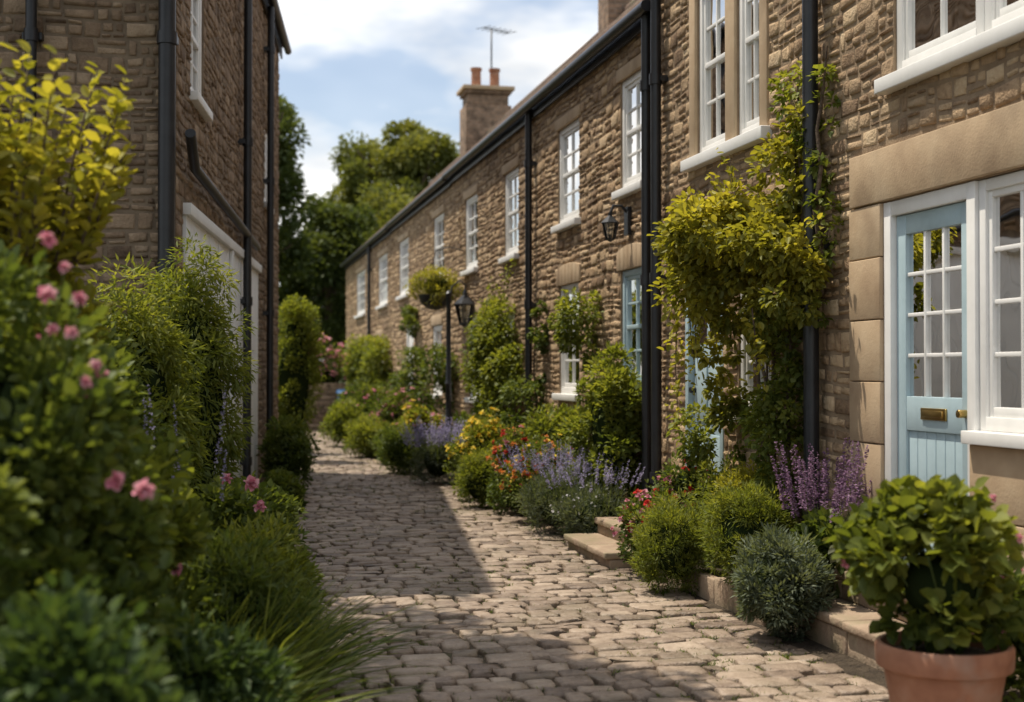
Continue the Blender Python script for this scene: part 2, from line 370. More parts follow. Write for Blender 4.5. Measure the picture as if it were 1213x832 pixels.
def window(H,s0,s1,z0,z1,cols=2,rows=4,key='frames',cur='net',sash=True,sill=True,dr=-.045,fw=.06,lint=True):
    f=H[key]
    f.box(s0+.002,s0+fw,dr-.04,dr+.03,z0+.001,z1-.001); f.box(s1-fw,s1-.002,dr-.04,dr+.03,z0+.001,z1-.001)
    f.box(s0+fw,s1-fw,dr-.04,dr+.028,z1-fw,z1-.002); f.box(s0+fw,s1-fw,dr-.04,dr+.034,z0+.002,z0+fw*1.2)
    a,b,c,e=s0+fw,s1-fw,z0+fw*1.2,z1-fw; st=.035
    f.box(a,a+st,dr-.03,dr+.014,c,e); f.box(b-st,b,dr-.03,dr+.014,c,e)
    f.box(a+st,b-st,dr-.03,dr+.012,e-st,e); f.box(a+st,b-st,dr-.03,dr+.012,c,c+st*1.4)
    a+=st;b-=st;c+=st*1.4;e-=st; mz=(c+e)/2
    if sash: f.box(a,b,dr-.03,dr+.02,mz-.02,mz+.02)
    for i in range(1,cols):
        s=a+(b-a)*i/cols; f.box(s-.012,s+.012,dr-.02,dr+.008,c,e)
    for j in range(1,rows):
        z=c+(e-c)*j/rows
        if sash and abs(z-mz)<.03: continue
        f.box(a,b,dr-.02,dr+.005,z-.012,z+.012)
    H['glass'].poly([(a,dr-.008,c),(b,dr-.008,c),(b,dr-.008,e),(a,dr-.008,e)])
    if cur=='net': 
        w=(b-a)*random.uniform(.42,.5)
        curtain(H['net'],a-.02,a+w,c-.03,e+.03,dr-.07); curtain(H['net'],b-w,b+.02,c-.03,e+.03,dr-.07)
    elif cur=='drape':
        w=(b-a)*.26; curtain(H['drape'],a-.05,a+w,c-.1,e+.1,dr-.14,.03,.12); curtain(H['drape'],b-w,b+.05,c-.1,e+.1,dr-.14,.03,.12)
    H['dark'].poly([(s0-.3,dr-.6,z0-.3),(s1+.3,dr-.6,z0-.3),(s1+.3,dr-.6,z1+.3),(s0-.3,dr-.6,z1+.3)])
    if sill: H['sill'].box(s0-.07,s1+.07,dr+.031,.075,z0-.07,z0+.004)
def pipe(H,s,z0,z1,r=.04,d=.09,br=True):
    g=H['gutter']; g.tube([(s,d,z0),(s,d,z1)],r,12)
    z=z0+.5
    while z<z1:
        g.tube([(s,d,z),(s,d,z+.09)],r+.012,12); g.box(s-.07,s+.07,.0,d-.02,z+.02,z+.07); z+=1.7
def roof(H,s0,s1,eave,ridge,D,ov=.1):
    r=H['roof']; L=D/2+ov; n=16
    for side in (0,1):
        for i in range(n):
            a,b=i/n,(i+1)/n+.012
            def pt(t,o,s):
                d=ov-L*t; z=eave+(ridge-eave)*t
                if side: d=-D-ov+L*t
                return (s,d,z+o)
            s=s0
            while s<s1-.01:
                w=min(.42,s1-s); j=random.uniform(0,.008)
                r.hexa([pt(a,.0,s+.003),pt(a,.0,s+w-.003),pt(b,.0,s+w-.003),pt(b,.0,s+.003),pt(a,.05+j,s+.003),pt(a,.05+j,s+w-.003),pt(b,.018,s+w-.003),pt(b,.018,s+.003)])
                s+=w
    r.tube([(s0,-D/2,ridge),(s1,-D/2,ridge)],.09,10)
    g=H['gutter']; g.tube([(s0,ov+.04,eave-.045),(s1,ov+.04,eave-.045)],.052,10)
    g.box(s0,s1,.035,.058,eave-.16,eave-.005)
def shell(H,s0,s1,eave,ridge,D,ops,voids,T,mat=STONE,wk='wall',z0=0):
    w=H[wk]; slab(w,s0,s1,z0,eave,ops)
    for s in (s0+.004,s1-.004):
        w.poly([(s,0,z0),(s,-D,z0),(s,-D,eave),(s,-D/2,ridge-.02),(s,0,eave)])
    w.poly([(s0,-D,z0),(s1,-D,z0),(s1,-D,eave),(s0,-D,eave)])
    w.poly([(s0,-.3,2.85),(s1,-.3,2.85),(s1,-D,2.85),(s0,-D,2.85)])
    stones('stonework',s0,s1,z0,eave-.02,list(ops)+list(voids),T,H.p,mat)
    roof(H,s0,s1,eave,ridge,D)
def lintel(H,s0,s1,z,h=.2,o=.12,arch=False):
    if not arch: H['dressing'].box(s0-o,s1+o,-.16,.024,z+.001,z+h); return (s0-o,s1+o,z,z+h)
    n=7; c=(s0+s1)/2
    for i in range(n):
        def P(t,up): 
            s=s0-o+(s1-s0+2*o)*t; bz=z+.001; return s,(bz if not up else z+h+.05*(1-((s-c)/((s1-s0)/2+o))**2))
        a,b=i/n,(i+1)/n; g=.003
        q=[P(a,0),P(b,0),P(b,1),P(a,1)]
        H['dressing'].hexa([(q[0][0]+g,-.16,q[0][1]),(q[1][0]-g,-.16,q[1][1]),(q[2][0]-g,-.16,q[2][1]),(q[3][0]+g,-.16,q[3][1]),(q[0][0]+g,.024,q[0][1]),(q[1][0]-g,.024,q[1][1]),(q[2][0]-g,.024,q[2][1]),(q[3][0]+g,.024,q[3][1])])
    return (s0-o,s1+o,z,z+h+.03)
WX=3.75
TR=lambda P: np.stack([WX-P[:,1],P[:,0],P[:,2]],1)
D_=5.1
# ---- house A (nearest)
H=House('stone_cottage',TR,(WX,7,0))
ops=[(4.0,7.13,.39,2.47),(8.75,9.35,1.2,2.4),(9.64,10.48,.36,2.46),(5.2,7.0,3.16,4.5),(8.9,9.36,3.2,4.6),(9.56,10.2,3.2,4.6)]
voids=[(3.7,7.52,2.47,2.78),(7.13,7.52,0,2.5),(2.5,7.13,0,1.15),(8.78,10.32,4.6,4.8),(9.36,9.56,3.2,4.6),(8.76,8.9,3.2,4.6),(10.2,10.34,3.2,4.6),(9.5,10.62,2.46,2.66),(8.65,9.45,2.4,2.56)]
shell(H,2.5,11.08,5.25,7.85,D_,ops,voids,TR)
d=H['dressing']
d.box(3.7,5.6,-.1,.03,2.475,2.78); d.box(5.606,7.5,-.1,.032,2.475,2.78)
z=0.
while z<2.46:
    h=min(.36,2.47-z); d.box(7.134,7.52,-.1,.024+random.uniform(-.003,.003),z+.003,z+h-.003); z+=.36
for i in range(6):
    a=2.5+i*.77; b=min(a+.764,7.13)
    for k,(e,f) in enumerate(((.0,.38),(.386,.76),(.766,1.13))):
        if f>.39 and b>6.2:
            if a<6.2: d.box(a,6.2,-.05,.024+random.uniform(-.002,.002),e,f)
        else: d.box(a,b,-.05,.024+random.uniform(-.002,.002),e,f)
d.box(9.365,9.555,-.12,.022,3.2,4.6); d.box(8.76,8.895,-.12,.024,3.2,4.6); d.box(10.205,10.34,-.12,.024,3.2,4.6); d.box(8.7,10.4,-.12,.03,4.602,4.8)
d.box(9.5,10.62,-.12,.026,2.462,2.66); d.box(8.65,9.45,-.12,.026,2.402,2.56)
d.box(4.0,7.13,-.22,.06,.30,.385)
# near door + side window
f=H['frames']; f.box(6.175,6.255,-.10,.0,.39,2.466); 
bl=H['blue']
f.box(7.05,7.128,-.10,.002,.39,2.466); f.box(6.256,7.05,-.10,-.002,2.385,2.466)
s0,s1=6.262,7.044; dr=-.055
bl.box(s0,s0+.1,dr-.03,dr+.02,.40,2.38); bl.box(s1-.1,s1,dr-.03,dr+.02,.40,2.38)
bl.box(s0+.1,s1-.1,dr-.03,dr+.018,2.27,2.38); bl.box(s0+.1,s1-.1,dr-.03,dr+.018,1.17,1.36); bl.box(s0+.1,s1-.1,dr-.03,dr+.018,.40,.58)
n=6
for i in range(n):
    a=s0+.1+(s1-s0-.2)*i/n; b=s0+.1+(s1-s0-.2)*(i+1)/n; bl.box(a+.003,b-.003,dr-.02,dr+.004,.581,1.169)
for i in (1,2):
    s=s0+.1+(s1-s0-.2)*i/3; f.box(s-.011,s+.011,dr-.02,dr+.012,1.36,2.27)
for j in (1,2,3):
    zz=1.36+.91*j/4; f.box(s0+.1,s1-.1,dr-.018,dr+.009,zz-.011,zz+.011)
H['glass'].poly([(s0+.1,dr-.005,1.36),(s1-.1,dr-.005,1.36),(s1-.1,dr-.005,2.27),(s0+.1,dr-.005,2.27)])
curtain(H['drape'],s0+.05,s0+.3,1.2,2.35,dr-.10,.02,.08); curtain(H['drape'],s1-.26,s1-.06,1.2,2.35,dr-.10,.02,.08)
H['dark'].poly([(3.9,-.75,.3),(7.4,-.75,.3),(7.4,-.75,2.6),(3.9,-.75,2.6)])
H['brass'].box(6.51,6.77,dr+.018,dr+.03,1.235,1.30); H['brass'].box(6.535,6.745,dr+.028,dr+.037,1.25,1.285)
H['brass'].tube([(6.32,dr+.02,1.28),(6.32,dr+.07,1.28)],.022,12)
window(H,5.25,6.17,1.2,2.466,3,4,sash=False,sill=False,cur='drape',dr=-.05,fw=.06)
window(H,4.02,5.245,1.2,2.466,4,4,sash=False,sill=False,cur='drape',dr=-.05,fw=.06)
H['frames'].box(4.0,6.2,-.13,.07,1.135,1.2)
H['wall'].poly([(4,-.12,.39),(6.25,-.12,.39),(6.25,-.12,1.2),(4,-.12,1.2)])
window(H,5.2,6.1,3.16,4.5,2,3,sash=False,sill=False,cur='net',fw=.07); window(H,6.103,7.0,3.16,4.5,2,3,sash=False,sill=False,cur='net',fw=.07); H['sill'].box(5.12,7.08,-.01,.085,3.08,3.164)
window(H,8.9,9.36,3.2,4.6,2,4,sill=False); window(H,9.56,10.2,3.2,4.6,2,4,sill=False); H['sill'].box(8.72,10.38,-.01,.085,3.11,3.2)
window(H,8.75,9.35,1.2,2.4,2,4)
# door 2
bl.box(9.642,9.71,-.13,.01,.36,2.455); bl.box(10.41,10.478,-.13,.01,.36,2.455); bl.box(9.71,10.41,-.13,.008,2.36,2.455)
bl.box(9.712,10.408,-.10,-.04,.365,2.355)
for a,b in ((9.78,10.03),(10.09,10.34)):
    for e,g in ((.5,1.0),(1.1,1.6)): bl.box(a,b,-.042,-.028,e,g)
for a,b in ((9.78,10.03),(10.09,10.34)):
    H['glass'].poly([(a,-.035,1.72),(b,-.035,1.72),(b,-.035,2.25),(a,-.035,2.25)]); bl.box(a,b,-.04,-.025,1.97,1.99)
H['gutter'].tube([(10.34,-.04,1.35),(10.34,.02,1.35)],.025,12)
pipe(H,7.89,0.05,5.2,.05,.1); pipe(H,10.98,.05,5.2,.045,.09)
H.finish()
# ---- other houses
def cottage(s0,s1,eave,ridge,up,gr,doors,pipes,seed,chim=None,arch=False):
    random.seed(seed)
    H=House('stone_cottage',TR,(WX,(s0+s1)/2,0)); ops=list(up)+list(gr)+list(doors); V=[]
    for o in up: V.append(lintel(H,o[0],o[1],o[3],.12,.08))
    for o in list(gr)+list(doors): V.append(lintel(H,o[0],o[1],o[3],.18,.08,arch))
    shell(H,s0,s1,eave,ridge,D_,ops,V,TR)
    for i,o in enumerate(ops[:len(up)+len(gr)]): window(H,*o,cols=2 if o[1]-o[0]<1.3 else 4,rows=4,key='frames' if not (s0<12 and i==len(up)) else 'blue')
    for o in doors:
        b=H['frames']; b.box(o[0],o[0]+.06,-.13,-.0,o[2],o[3]); b.box(o[1]-.06,o[1],-.13,-.0,o[2],o[3]); b.box(o[0]+.06,o[1]-.06,-.13,-.002,o[3]-.06,o[3]-.002)
        b.box(o[0]+.062,o[1]-.062,-.11,-.05,o[2]+.01,o[3]-.063)
        m=(o[0]+o[1])/2
        for a,c in ((o[0]+.13,m-.04),(m+.04,o[1]-.13)):
            for e,g in ((o[2]+.15,o[2]+.8),(o[2]+.95,o[3]-.2)): b.box(a,c,-.052,-.038,e,g)
        H['dressing'].box(o[0]-.1,o[1]+.1,-.1,.2,o[2]-.14,o[2]-.002)
    for s in pipes: pipe(H,s,.05,eave-.05,.042)
    if chim:
        cy,wx,wy,z1,np_=chim
        H['brick'].box(cy-wy/2,cy+wy/2,-D_/2-wx/2,-D_/2+wx/2,ridge-1.0,z1-.45)
        H['brick'].box(cy-wy/2+.06,cy+wy/2-.06,-D_/2-wx/2+.06,-D_/2+wx/2-.06,z1-.45,z1-.18)
        H['brick'].box(cy-wy/2-.0,cy+wy/2+.0,-D_/2-wx/2-.0,-D_/2+wx/2+.0,z1-.18,z1-.09)
        H['dressing'].box(cy-wy/2-.07,cy+wy/2+.07,-D_/2-wx/2-.07,-D_/2+wx/2+.07,z1-.09,z1)
        for k in range(np_):
            dd=-D_/2+(k-(np_-1)/2)*min(.45,wx/np_)
            H['pots'].lathe((cy,dd,z1),[(.15,0),(.15,.06),(.12,.08),(.115,.42),(.14,.44),(.14,.5),(.10,.5),(.09,.1)],16)
    H.finish(); return H
cottage(11.08,15.9,4.7,7.15,[(11.54,12.3,3.2,4.25),(13.8,14.7,3.12,4.2)],[(11.57,12.3,1.35,2.45),(13.8,14.65,1.25,2.45)],[],[11.25,15.8],3,None,True)
cottage(15.9,21.6,4.7,7.15,[(16.75,17.6,3.0,4.12),(19.5,20.5,3.03,4.14)],[(19.2,20.15,1.1,2.3)],[(17.0,17.85,.3,2.25)],[],4,(20.6,.62,.6,8.9,1))
cottage(21.6,29.2,4.68,7.13,[(22.5,23.6,3.1,4.2),(26.8,28.2,3.05,4.2)],[(22.7,23.7,1.1,2.3)],[(26.1,27.1,.3,2.5)],[],5,None)
cottage(29.2,40.1,4.66,7.1,[(30.2,31.9,3.02,4.18),(34.9,37,3.0,4.15)],[(31,32.3,1.1,2.3),(35.5,36.8,1.1,2.3)],[],[33.2],6,(31.8,1.1,.85,8.28,2))
# aerial
m=MB(); m.tube([(6.45,31.8,7.9),(6.45,31.8,9.75)],.02,8); m.tube([(6.2,31.5,9.7),(6.95,32.1,9.75)],.013,6)
for i in range(6):
    t=i/5; cx,cy,cz=6.2+.75*t,31.5+.6*t,9.7+.05*t; m.tube([(cx-.14,cy+.18,cz),(cx+.14,cy-.18,cz)],.008,6)
m.build('tv_aerial',BLACK,None,None)
# ---------------------------------------------------------------- left building
P1=np.array([-.30,10.29]); dv=np.array([1.19,10.01]); dv/=np.linalg.norm(dv); nv=np.array([dv[1],-dv[0]])
def TL(P): return np.stack([P1[0]+dv[0]*P[:,0]+nv[0]*P[:,1],P1[1]+dv[1]*P[:,0]+nv[1]*P[:,1],P[:,2]],1)
def TF(P): return np.stack([P1[0]-nv[0]*P[:,0]-dv[0]*P[:,1],P1[1]-nv[1]*P[:,0]-dv[1]*P[:,1],P[:,2]],1)
random.seed(9)
H=House('stone_house',TL,(-2.5,14,0))
win=(.75,1.55,3.72,4.75); brd=(.35,6.5,0,2.78)
shell(H,0,10.07,6.3,7.3,7.0,[win,(7.6,8.3,3.7,4.7)],[brd],TL,STONE_D,'walld')
window(H,*win); window(H,7.6,8.3,3.7,4.7)
s=.36
while s<6.48: H['boards'].box(s+.003,s+.137,-.01,.03+random.uniform(-.004,.004),0.02,2.7); s+=.14
H['boards'].box(.33,6.52,.0,.07,2.7,2.79); H['boards'].box(3.35,3.5,.03,.06,0.02,2.695)
g=H['gutter']
pipe(H,4.4,0,6.2,.045,.1); pipe(H,7.4,0,6.2,.045,.1)
g.tube([(-.1,.12,3.25),(.3,.1,3.05),(5.6,.1,2.93)],.04,12)
H.finish()
H2=House('front_gable',TF,(-2.5,10,0)); H2.p.parent=H.p; H2.p.matrix_parent_inverse=Matrix.Translation(-Vector(H.p.location))
stones('gable_stonework',0,7.0,0,6.25,[],TF,H.p,STONE_D)
pipe(H2,.05,0,6.3,.062,.1); pipe(H2,1.02,0,6.3,.04,.1)
H2.finish()
# ---------------------------------------------------------------- ground, beds, lane
def sheet(name,pts,mat,par=None):
    return make_mesh(name,pts,[[tuple(range(len(pts)))]],mat,None,None,False,par)
sheet('ground',[(-300,-200,-.03),(300,-200,-.03),(300,500,-.03),(-300,500,-.03)],GROUND)
yL=[-6,4,8,10,16,20,28,33,34]; xL=[.45,.45,.45,.6,.95,1.18,1.62,1.95,2.0]
yR=[-6,16,18,22,27,31,34]; xR=[3.0,3.0,2.8,2.5,2.42,2.75,3.0]
LE=lambda y: float(np.interp(y,yL,xL)); RE=lambda y: float(np.interp(y,yR,xR))
ys=np.linspace(-6,34,81); V=[];F=[]
for y in ys: V+=[(LE(y)-.1,y,-.002),(RE(y)+.12,y,-.002)]
for i in range(80): F.append((2*i,2*i+1,2*i+3,2*i+2))
lane=empty('cobblestone_lane',(1.7,10,0)); make_mesh('joints',V,[F],JOINT,None,None,False,lane)
V=[];F=[]
for y in ys: V+=[(-6.0,y,-.012),(LE(y)-.06,y,-.012)]
for i in range(80): F.append((2*i,2*i+1,2*i+3,2*i+2))
make_mesh('flower_bed_soil',V,[F],SOIL)
V=[];F=[]
for y in ys: V+=[(RE(y)+.02,y,.02),(3.76,y,.05)]
for i in range(80): F.append((2*i,2*i+1,2*i+3,2*i+2))
make_mesh('flower_bed_soil',V,[F],SOIL)
random.seed(21); V=[];F4=[];F8=[];A4=[];A8=[]; gaps=[]
y=-5.5
while y<33.6:
    h=random.uniform(.11,.19); x=LE(y)-random.uniform(0,.1); xe=RE(y)+.06
    while x<xe-.06:
        w=random.uniform(.10,.28)
        if xe-(x+w)<.08: w=xe-x
        cx,cy=x+w/2,y+h/2; warp=.07*math.sin(cx*2.1+y*.5)+.04*math.sin(cx*4.3+y*1.7)+.015*math.sin(cx*9+y*3.1); cy+=warp+random.uniform(-.014,.014)
        a,b=w/2-random.uniform(.003,.013),h/2-random.uniform(.003,.013); q=random.uniform(.12,.36)*min(a,b)
        rot=random.uniform(-.1,.1); tx,ty=random.uniform(-.045,.045),random.uniform(-.05,.05); top=random.uniform(.016,.032); i=len(V)
        base=[(a-q,b),(-a+q,b),(-a,b-q),(-a,-b+q),(-a+q,-b),(a-q,-b),(a,-b+q),(a,b-q)]
        base=[(p[0]+random.uniform(-.013,.013),p[1]+random.uniform(-.012,.012)) for p in base]
        for sc_,zz in ((1,-.02),(.99,top-.011),(.945,top-.002),(.66,top+.0005),(.33,top+.001)):
            for px,py in base:
                px_,py_=px*sc_,py*sc_; X=px_*math.cos(rot)-py_*math.sin(rot); Y=px_*math.sin(rot)+py_*math.cos(rot)
                V.append((cx+X,cy+Y,zz+(tx*X+ty*Y if zz>0 else 0)+(random.uniform(-.003,.003) if sc_<.95 else 0)))
        c=min(1,max(0,random.gauss(.5,.28)))
        for r in range(4):
            for j in range(8): F4.append((i+r*8+j,i+r*8+(j+1)%8,i+r*8+8+(j+1)%8,i+r*8+8+j)); A4.append(c)
        F8.append(tuple(i+32+j for j in range(8))); A8.append(c)
        gaps.append((x,cy+random.uniform(-h/2,h/2))); gaps.append((cx+random.uniform(-w/2,w/2),cy+h/2))
        x+=w
    y+=h
make_mesh('setts',V,[F4,F8],COB,None,A4+A8,True,lane)
# moss / grass in joints
G=np.array([g for g in gaps if 3<g[1]<32 ]); edge=np.minimum(G[:,0]-np.array([LE(t) for t in G[:,1]]),np.array([RE(t) for t in G[:,1]])-G[:,0])
nz=np.sin(G[:,0]*3.1+G[:,1]*.9)+np.sin(G[:,1]*1.7-G[:,0]*1.3)+rng.normal(size=len(G))*.6
G=G[(nz>.95)|(rng.random(len(G))<np.clip(.85-edge*1.3,.07,.9))]
B=np.repeat(G,20,0)+rng.normal(size=(len(G)*20,2))*np.array([.035,.012]); n=len(B)
B3=np.column_stack([B,np.full(n,.0)]); Dn=np.column_stack([rng.normal(size=(n,2))*.7,np.ones(n)])
V,F=blades(B3,Dn,rng.uniform(.025,.055,n),.0028,.5); make_mesh('joint_grass',V,[F],GRASS,None,np.tile(rng.random(n),3),False,lane)
# steps
def steps(name,ya,yb,rows):
    m=MB()
    for (xa,xb,z0,z1) in rows:
        y=ya
        while y<yb-.05:
            w=min(random.uniform(.4,.6),yb-y)
            if yb-(y+w)<.2: w=yb-y
            m.box(xa+random.uniform(-.01,.01),xb,y+.003,y+w-.003,z0,z1-.055); m.box(xa-.03+random.uniform(-.008,.008),xb,y+.002,y+w-.002,z1-.052,z1+random.uniform(-.004,.004)); y+=w
    return m.build(name,STEP,None,None,.012)
steps('stone_steps',6.05,7.32,[(3.2,3.74,-.02,.21),(3.46,3.735,.21,.38)])
steps('stone_steps',9.75,11.0,[(2.88,3.74,-.02,.14),(3.14,3.735,.14,.27),(3.42,3.73,.27,.38)])
m=MB(); y=7.36
while y<9.3:
    w=random.uniform(.3,.5); m.box(3.1,3.17,y,y+w-.008,-.02,.18+random.uniform(-.01,.01)); y+=w
m.build('stone_bed_edging',STEP,None,None,.01)
sheet('raised_bed_soil',[(3.15,7.33,.15),(3.74,7.33,.15),(3.74,9.7,.15),(3.15,9.7,.15)],SOIL)
m=MB(); y=11.1
while y<30:
    w=random.uniform(.25,.5); m.box(RE(y)+.04,RE(y)+.11,y,y+w-.01,-.02,.02+random.uniform(-.01,.015)); y+=w
m.build('stone_kerb',STEP,None,None,.01)
# ---------------------------------------------------------------- far wall, bin
m=MB(); m.box(-3,3.6,33.7,34.0,0,1.2); fw=m.build('garden_wall',MORTAR_D)
def TW(P): return np.stack([P[:,0],33.7-P[:,1],P[:,2]],1)
stones('wall_stonework',-3,3.6,0,1.2,[],TW,fw,STONE_D,(.08,.14),(.15,.4))
par,P,v=bush('rose_hedge',1.6,34.3,2.4,1.9,L_MID,n=9000,leaf=(.09,.03),m=60,rs=.35,ry=.6,z0=.4,fl=[(P_PINK,420,.085,dict(rings=1,zq=.3,off=.12))])
m=MB(); m.hexa([(2.95,33,0),(3.4,33,0),(3.4,33.45,0),(2.95,33.45,0),(2.9,32.95,.95),(3.45,32.95,.95),(3.45,33.5,.95),(2.9,33.5,.95)]); m.hexa([(2.87,32.9,.955),(3.48,32.9,.955),(3.48,33.52,.955),(2.87,33.52,.955),(2.9,32.95,1.0),(3.45,32.95,1.0),(3.45,33.5,1.06),(2.9,33.5,1.06)])
m.tube([(2.9,33.52,.95),(3.45,33.52,.95)],.03,8); m.tube([(2.92,33.4,.1),(2.88,33.4,.1)],.1,16); m.tube([(3.43,33.4,.1),(3.47,33.4,.1)],.1,16)
m.build('wheelie_bin',pm('blue_plastic',[(.03,.09,.2),(.04,.12,.26)],.5,bump=0),None,None,.02)
# ---------------------------------------------------------------- lamps
def lantern(m,gl,c,s):
    x,y,z=c
    m.lathe((x,y,z),[(.02*s,.62*s),(.05*s,.56*s),(.045*s,.52*s),(.09*s,.48*s),(.21*s,.36*s),(.2*s,.34*s),(.03*s,.34*s)],6)
    m.lathe((x,y,z),[(.02*s,-.06*s),(.05*s,-.04*s),(.11*s,-.01*s),(.11*s,.015*s),(.0*s,.015*s)],6)
    for j in range(6):
        t=2*math.pi*j/6; m.tube([(x+.105*s*math.cos(t),y+.105*s*math.sin(t),z),(x+.185*s*math.cos(t),y+.185*s*math.sin(t),z+.35*s)],.009*s,6)
    gl.lathe((x,y,z),[(.1*s,.0),(.178*s,.345*s)],6); m.tube([(x,y,z),(x,y,z+.1*s)],.02*s,8)
L=empty('street_lamp',(3.35,19.7,0)); m=MB(); gl=MB()
m.lathe((3.35,19.7,0),[(.13,0),(.13,.12),(.09,.16),(.085,.6),(.1,.62),(.05,.7),(.04,1.3),(.055,1.32),(.038,1.36),(.034,2.62),(.05,2.65),(.0,2.7)],14)
m.tube([(3.35,19.7,2.45),(3.4,19.7,2.75),(3.52,19.7,2.85),(3.6,19.7,2.78),(3.6,19.7,2.70)],.014,8); lantern(m,gl,(3.6,19.7,2.2),.82)
m.build('post_and_bracket',BLACK,None,L,smooth=True); gl.build('lantern_glass',GLASS,None,L)
L=empty('wall_lantern',(3.6,12.05,2.8)); m=MB(); gl=MB()
m.box(3.70,3.735,11.92,12.04,2.76,3.02); m.tube([(3.72,11.98,2.96),(3.66,11.98,3.03),(3.58,11.98,3.03),(3.55,11.98,2.96)],.014,8); lantern(m,gl,(3.55,11.98,2.72),.42)
m.build('bracket_and_cage',BLACK,None,L,smooth=True); gl.build('lantern_glass',GLASS,None,L)
# ---------------------------------------------------------------- terracotta pot & plant
pp=empty('potted_geranium',(2.71,4.69,0)); m=MB(); px,py=2.71,4.69
m.lathe((px,py,0),[(0,0.0),(.155,0),(.16,.01),(.225,.37),(.235,.375),(.25,.38),(.254,.39),(.256,.455),(.25,.468),(.235,.468),(.228,.455),(.222,.40)],48); m.build('pot',TERRA,None,pp,smooth=True)
m=MB(); m.lathe((px,py,.42),[(.226,0),(.12,.012),(0,.018)],24); m.build('soil',SOIL,None,pp)
P,v,A=cloud((px-.02,py,.76),(.31,.31,.30),1900,38,.09,.44)
V,F=leaves(P,v*.9+rng.normal(size=v.shape)*.45+np.array([0,0,.1]),rng.uniform(.035,.08,len(P)),rng.uniform(.024,.042,len(P)),3,.25)
make_mesh('foliage',V,[F],L_LIME,None,np.tile(A,2),False,pp)
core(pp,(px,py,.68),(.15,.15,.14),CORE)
m=MB()
for i in range(26):
    a=random.uniform(0,6.28); q=random.random(); e=(px+.24*q*math.cos(a),py+.24*q*math.sin(a),.75+.25*random.random()); m.tube([(px+.06*math.cos(a),py+.06*math.sin(a),.42),((px+e[0])/2+.02,(py+e[1])/2,.62),e],[.007,.005,.003],6)
m.build('stems',L_MID,None,pp)
s=rng.choice(np.where(v[:,1]<0)[0],6); V,F,A=flowers(P[s]+v[s]*.05,v[s],.022,5,2); make_mesh('flowers',V,[F],P_PINK,None,A,False,pp)
bush('pink_geranium_bush',3.22,5.35,.28,.75,L_MID,n=3000,leaf=(.045,.018),m=36,k=3,fl=[(P_PINK,26,.028,dict(rings=2,zq=.4)),(P_WHITE,14,.028,dict(rings=2,zq=.5))])
# ---------------------------------------------------------------- right bed planting
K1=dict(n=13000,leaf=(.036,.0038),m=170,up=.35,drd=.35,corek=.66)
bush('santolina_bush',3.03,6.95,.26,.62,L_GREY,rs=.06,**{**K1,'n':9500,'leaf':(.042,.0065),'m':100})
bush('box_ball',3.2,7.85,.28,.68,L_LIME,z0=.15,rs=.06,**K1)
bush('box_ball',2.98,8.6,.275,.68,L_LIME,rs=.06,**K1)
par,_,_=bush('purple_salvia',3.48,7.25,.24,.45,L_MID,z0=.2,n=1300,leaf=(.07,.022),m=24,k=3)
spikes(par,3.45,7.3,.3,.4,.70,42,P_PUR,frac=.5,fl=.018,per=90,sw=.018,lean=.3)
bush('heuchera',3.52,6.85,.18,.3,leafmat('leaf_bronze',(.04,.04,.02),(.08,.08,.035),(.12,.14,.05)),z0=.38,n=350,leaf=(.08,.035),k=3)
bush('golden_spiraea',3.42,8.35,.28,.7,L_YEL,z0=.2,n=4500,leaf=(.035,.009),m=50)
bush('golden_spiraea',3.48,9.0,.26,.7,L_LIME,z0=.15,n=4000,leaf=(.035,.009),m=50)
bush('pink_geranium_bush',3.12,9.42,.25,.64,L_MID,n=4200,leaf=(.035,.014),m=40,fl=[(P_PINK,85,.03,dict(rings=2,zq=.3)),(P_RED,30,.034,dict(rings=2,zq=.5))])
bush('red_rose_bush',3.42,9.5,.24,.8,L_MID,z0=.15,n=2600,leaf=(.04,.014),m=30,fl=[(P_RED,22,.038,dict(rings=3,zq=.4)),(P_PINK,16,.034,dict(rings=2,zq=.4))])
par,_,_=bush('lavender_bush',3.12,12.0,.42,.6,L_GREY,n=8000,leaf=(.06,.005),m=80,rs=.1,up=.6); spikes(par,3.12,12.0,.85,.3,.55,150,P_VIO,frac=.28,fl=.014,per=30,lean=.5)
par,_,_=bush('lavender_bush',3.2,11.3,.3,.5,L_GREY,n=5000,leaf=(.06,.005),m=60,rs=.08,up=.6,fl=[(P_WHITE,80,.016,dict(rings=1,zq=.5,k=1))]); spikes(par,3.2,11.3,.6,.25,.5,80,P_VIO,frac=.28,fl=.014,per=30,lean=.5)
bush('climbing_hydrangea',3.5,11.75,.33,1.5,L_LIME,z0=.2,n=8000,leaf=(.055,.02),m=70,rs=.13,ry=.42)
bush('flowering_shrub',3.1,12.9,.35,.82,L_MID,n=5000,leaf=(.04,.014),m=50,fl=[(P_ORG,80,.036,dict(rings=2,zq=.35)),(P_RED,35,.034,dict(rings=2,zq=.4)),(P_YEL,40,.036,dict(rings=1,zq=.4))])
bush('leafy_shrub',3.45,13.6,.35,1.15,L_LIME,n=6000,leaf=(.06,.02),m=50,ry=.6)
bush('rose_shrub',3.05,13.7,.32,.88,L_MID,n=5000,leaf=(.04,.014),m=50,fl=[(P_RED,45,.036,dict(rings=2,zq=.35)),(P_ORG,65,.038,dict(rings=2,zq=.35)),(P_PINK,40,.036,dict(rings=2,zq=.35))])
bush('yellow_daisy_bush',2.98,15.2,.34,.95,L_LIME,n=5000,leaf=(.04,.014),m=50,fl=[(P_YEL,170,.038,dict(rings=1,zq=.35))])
bush('box_ball',2.82,14.4,.31,.64,L_LIME,rs=.06,**{**K1,'n':8000,'leaf':(.045,.006)})
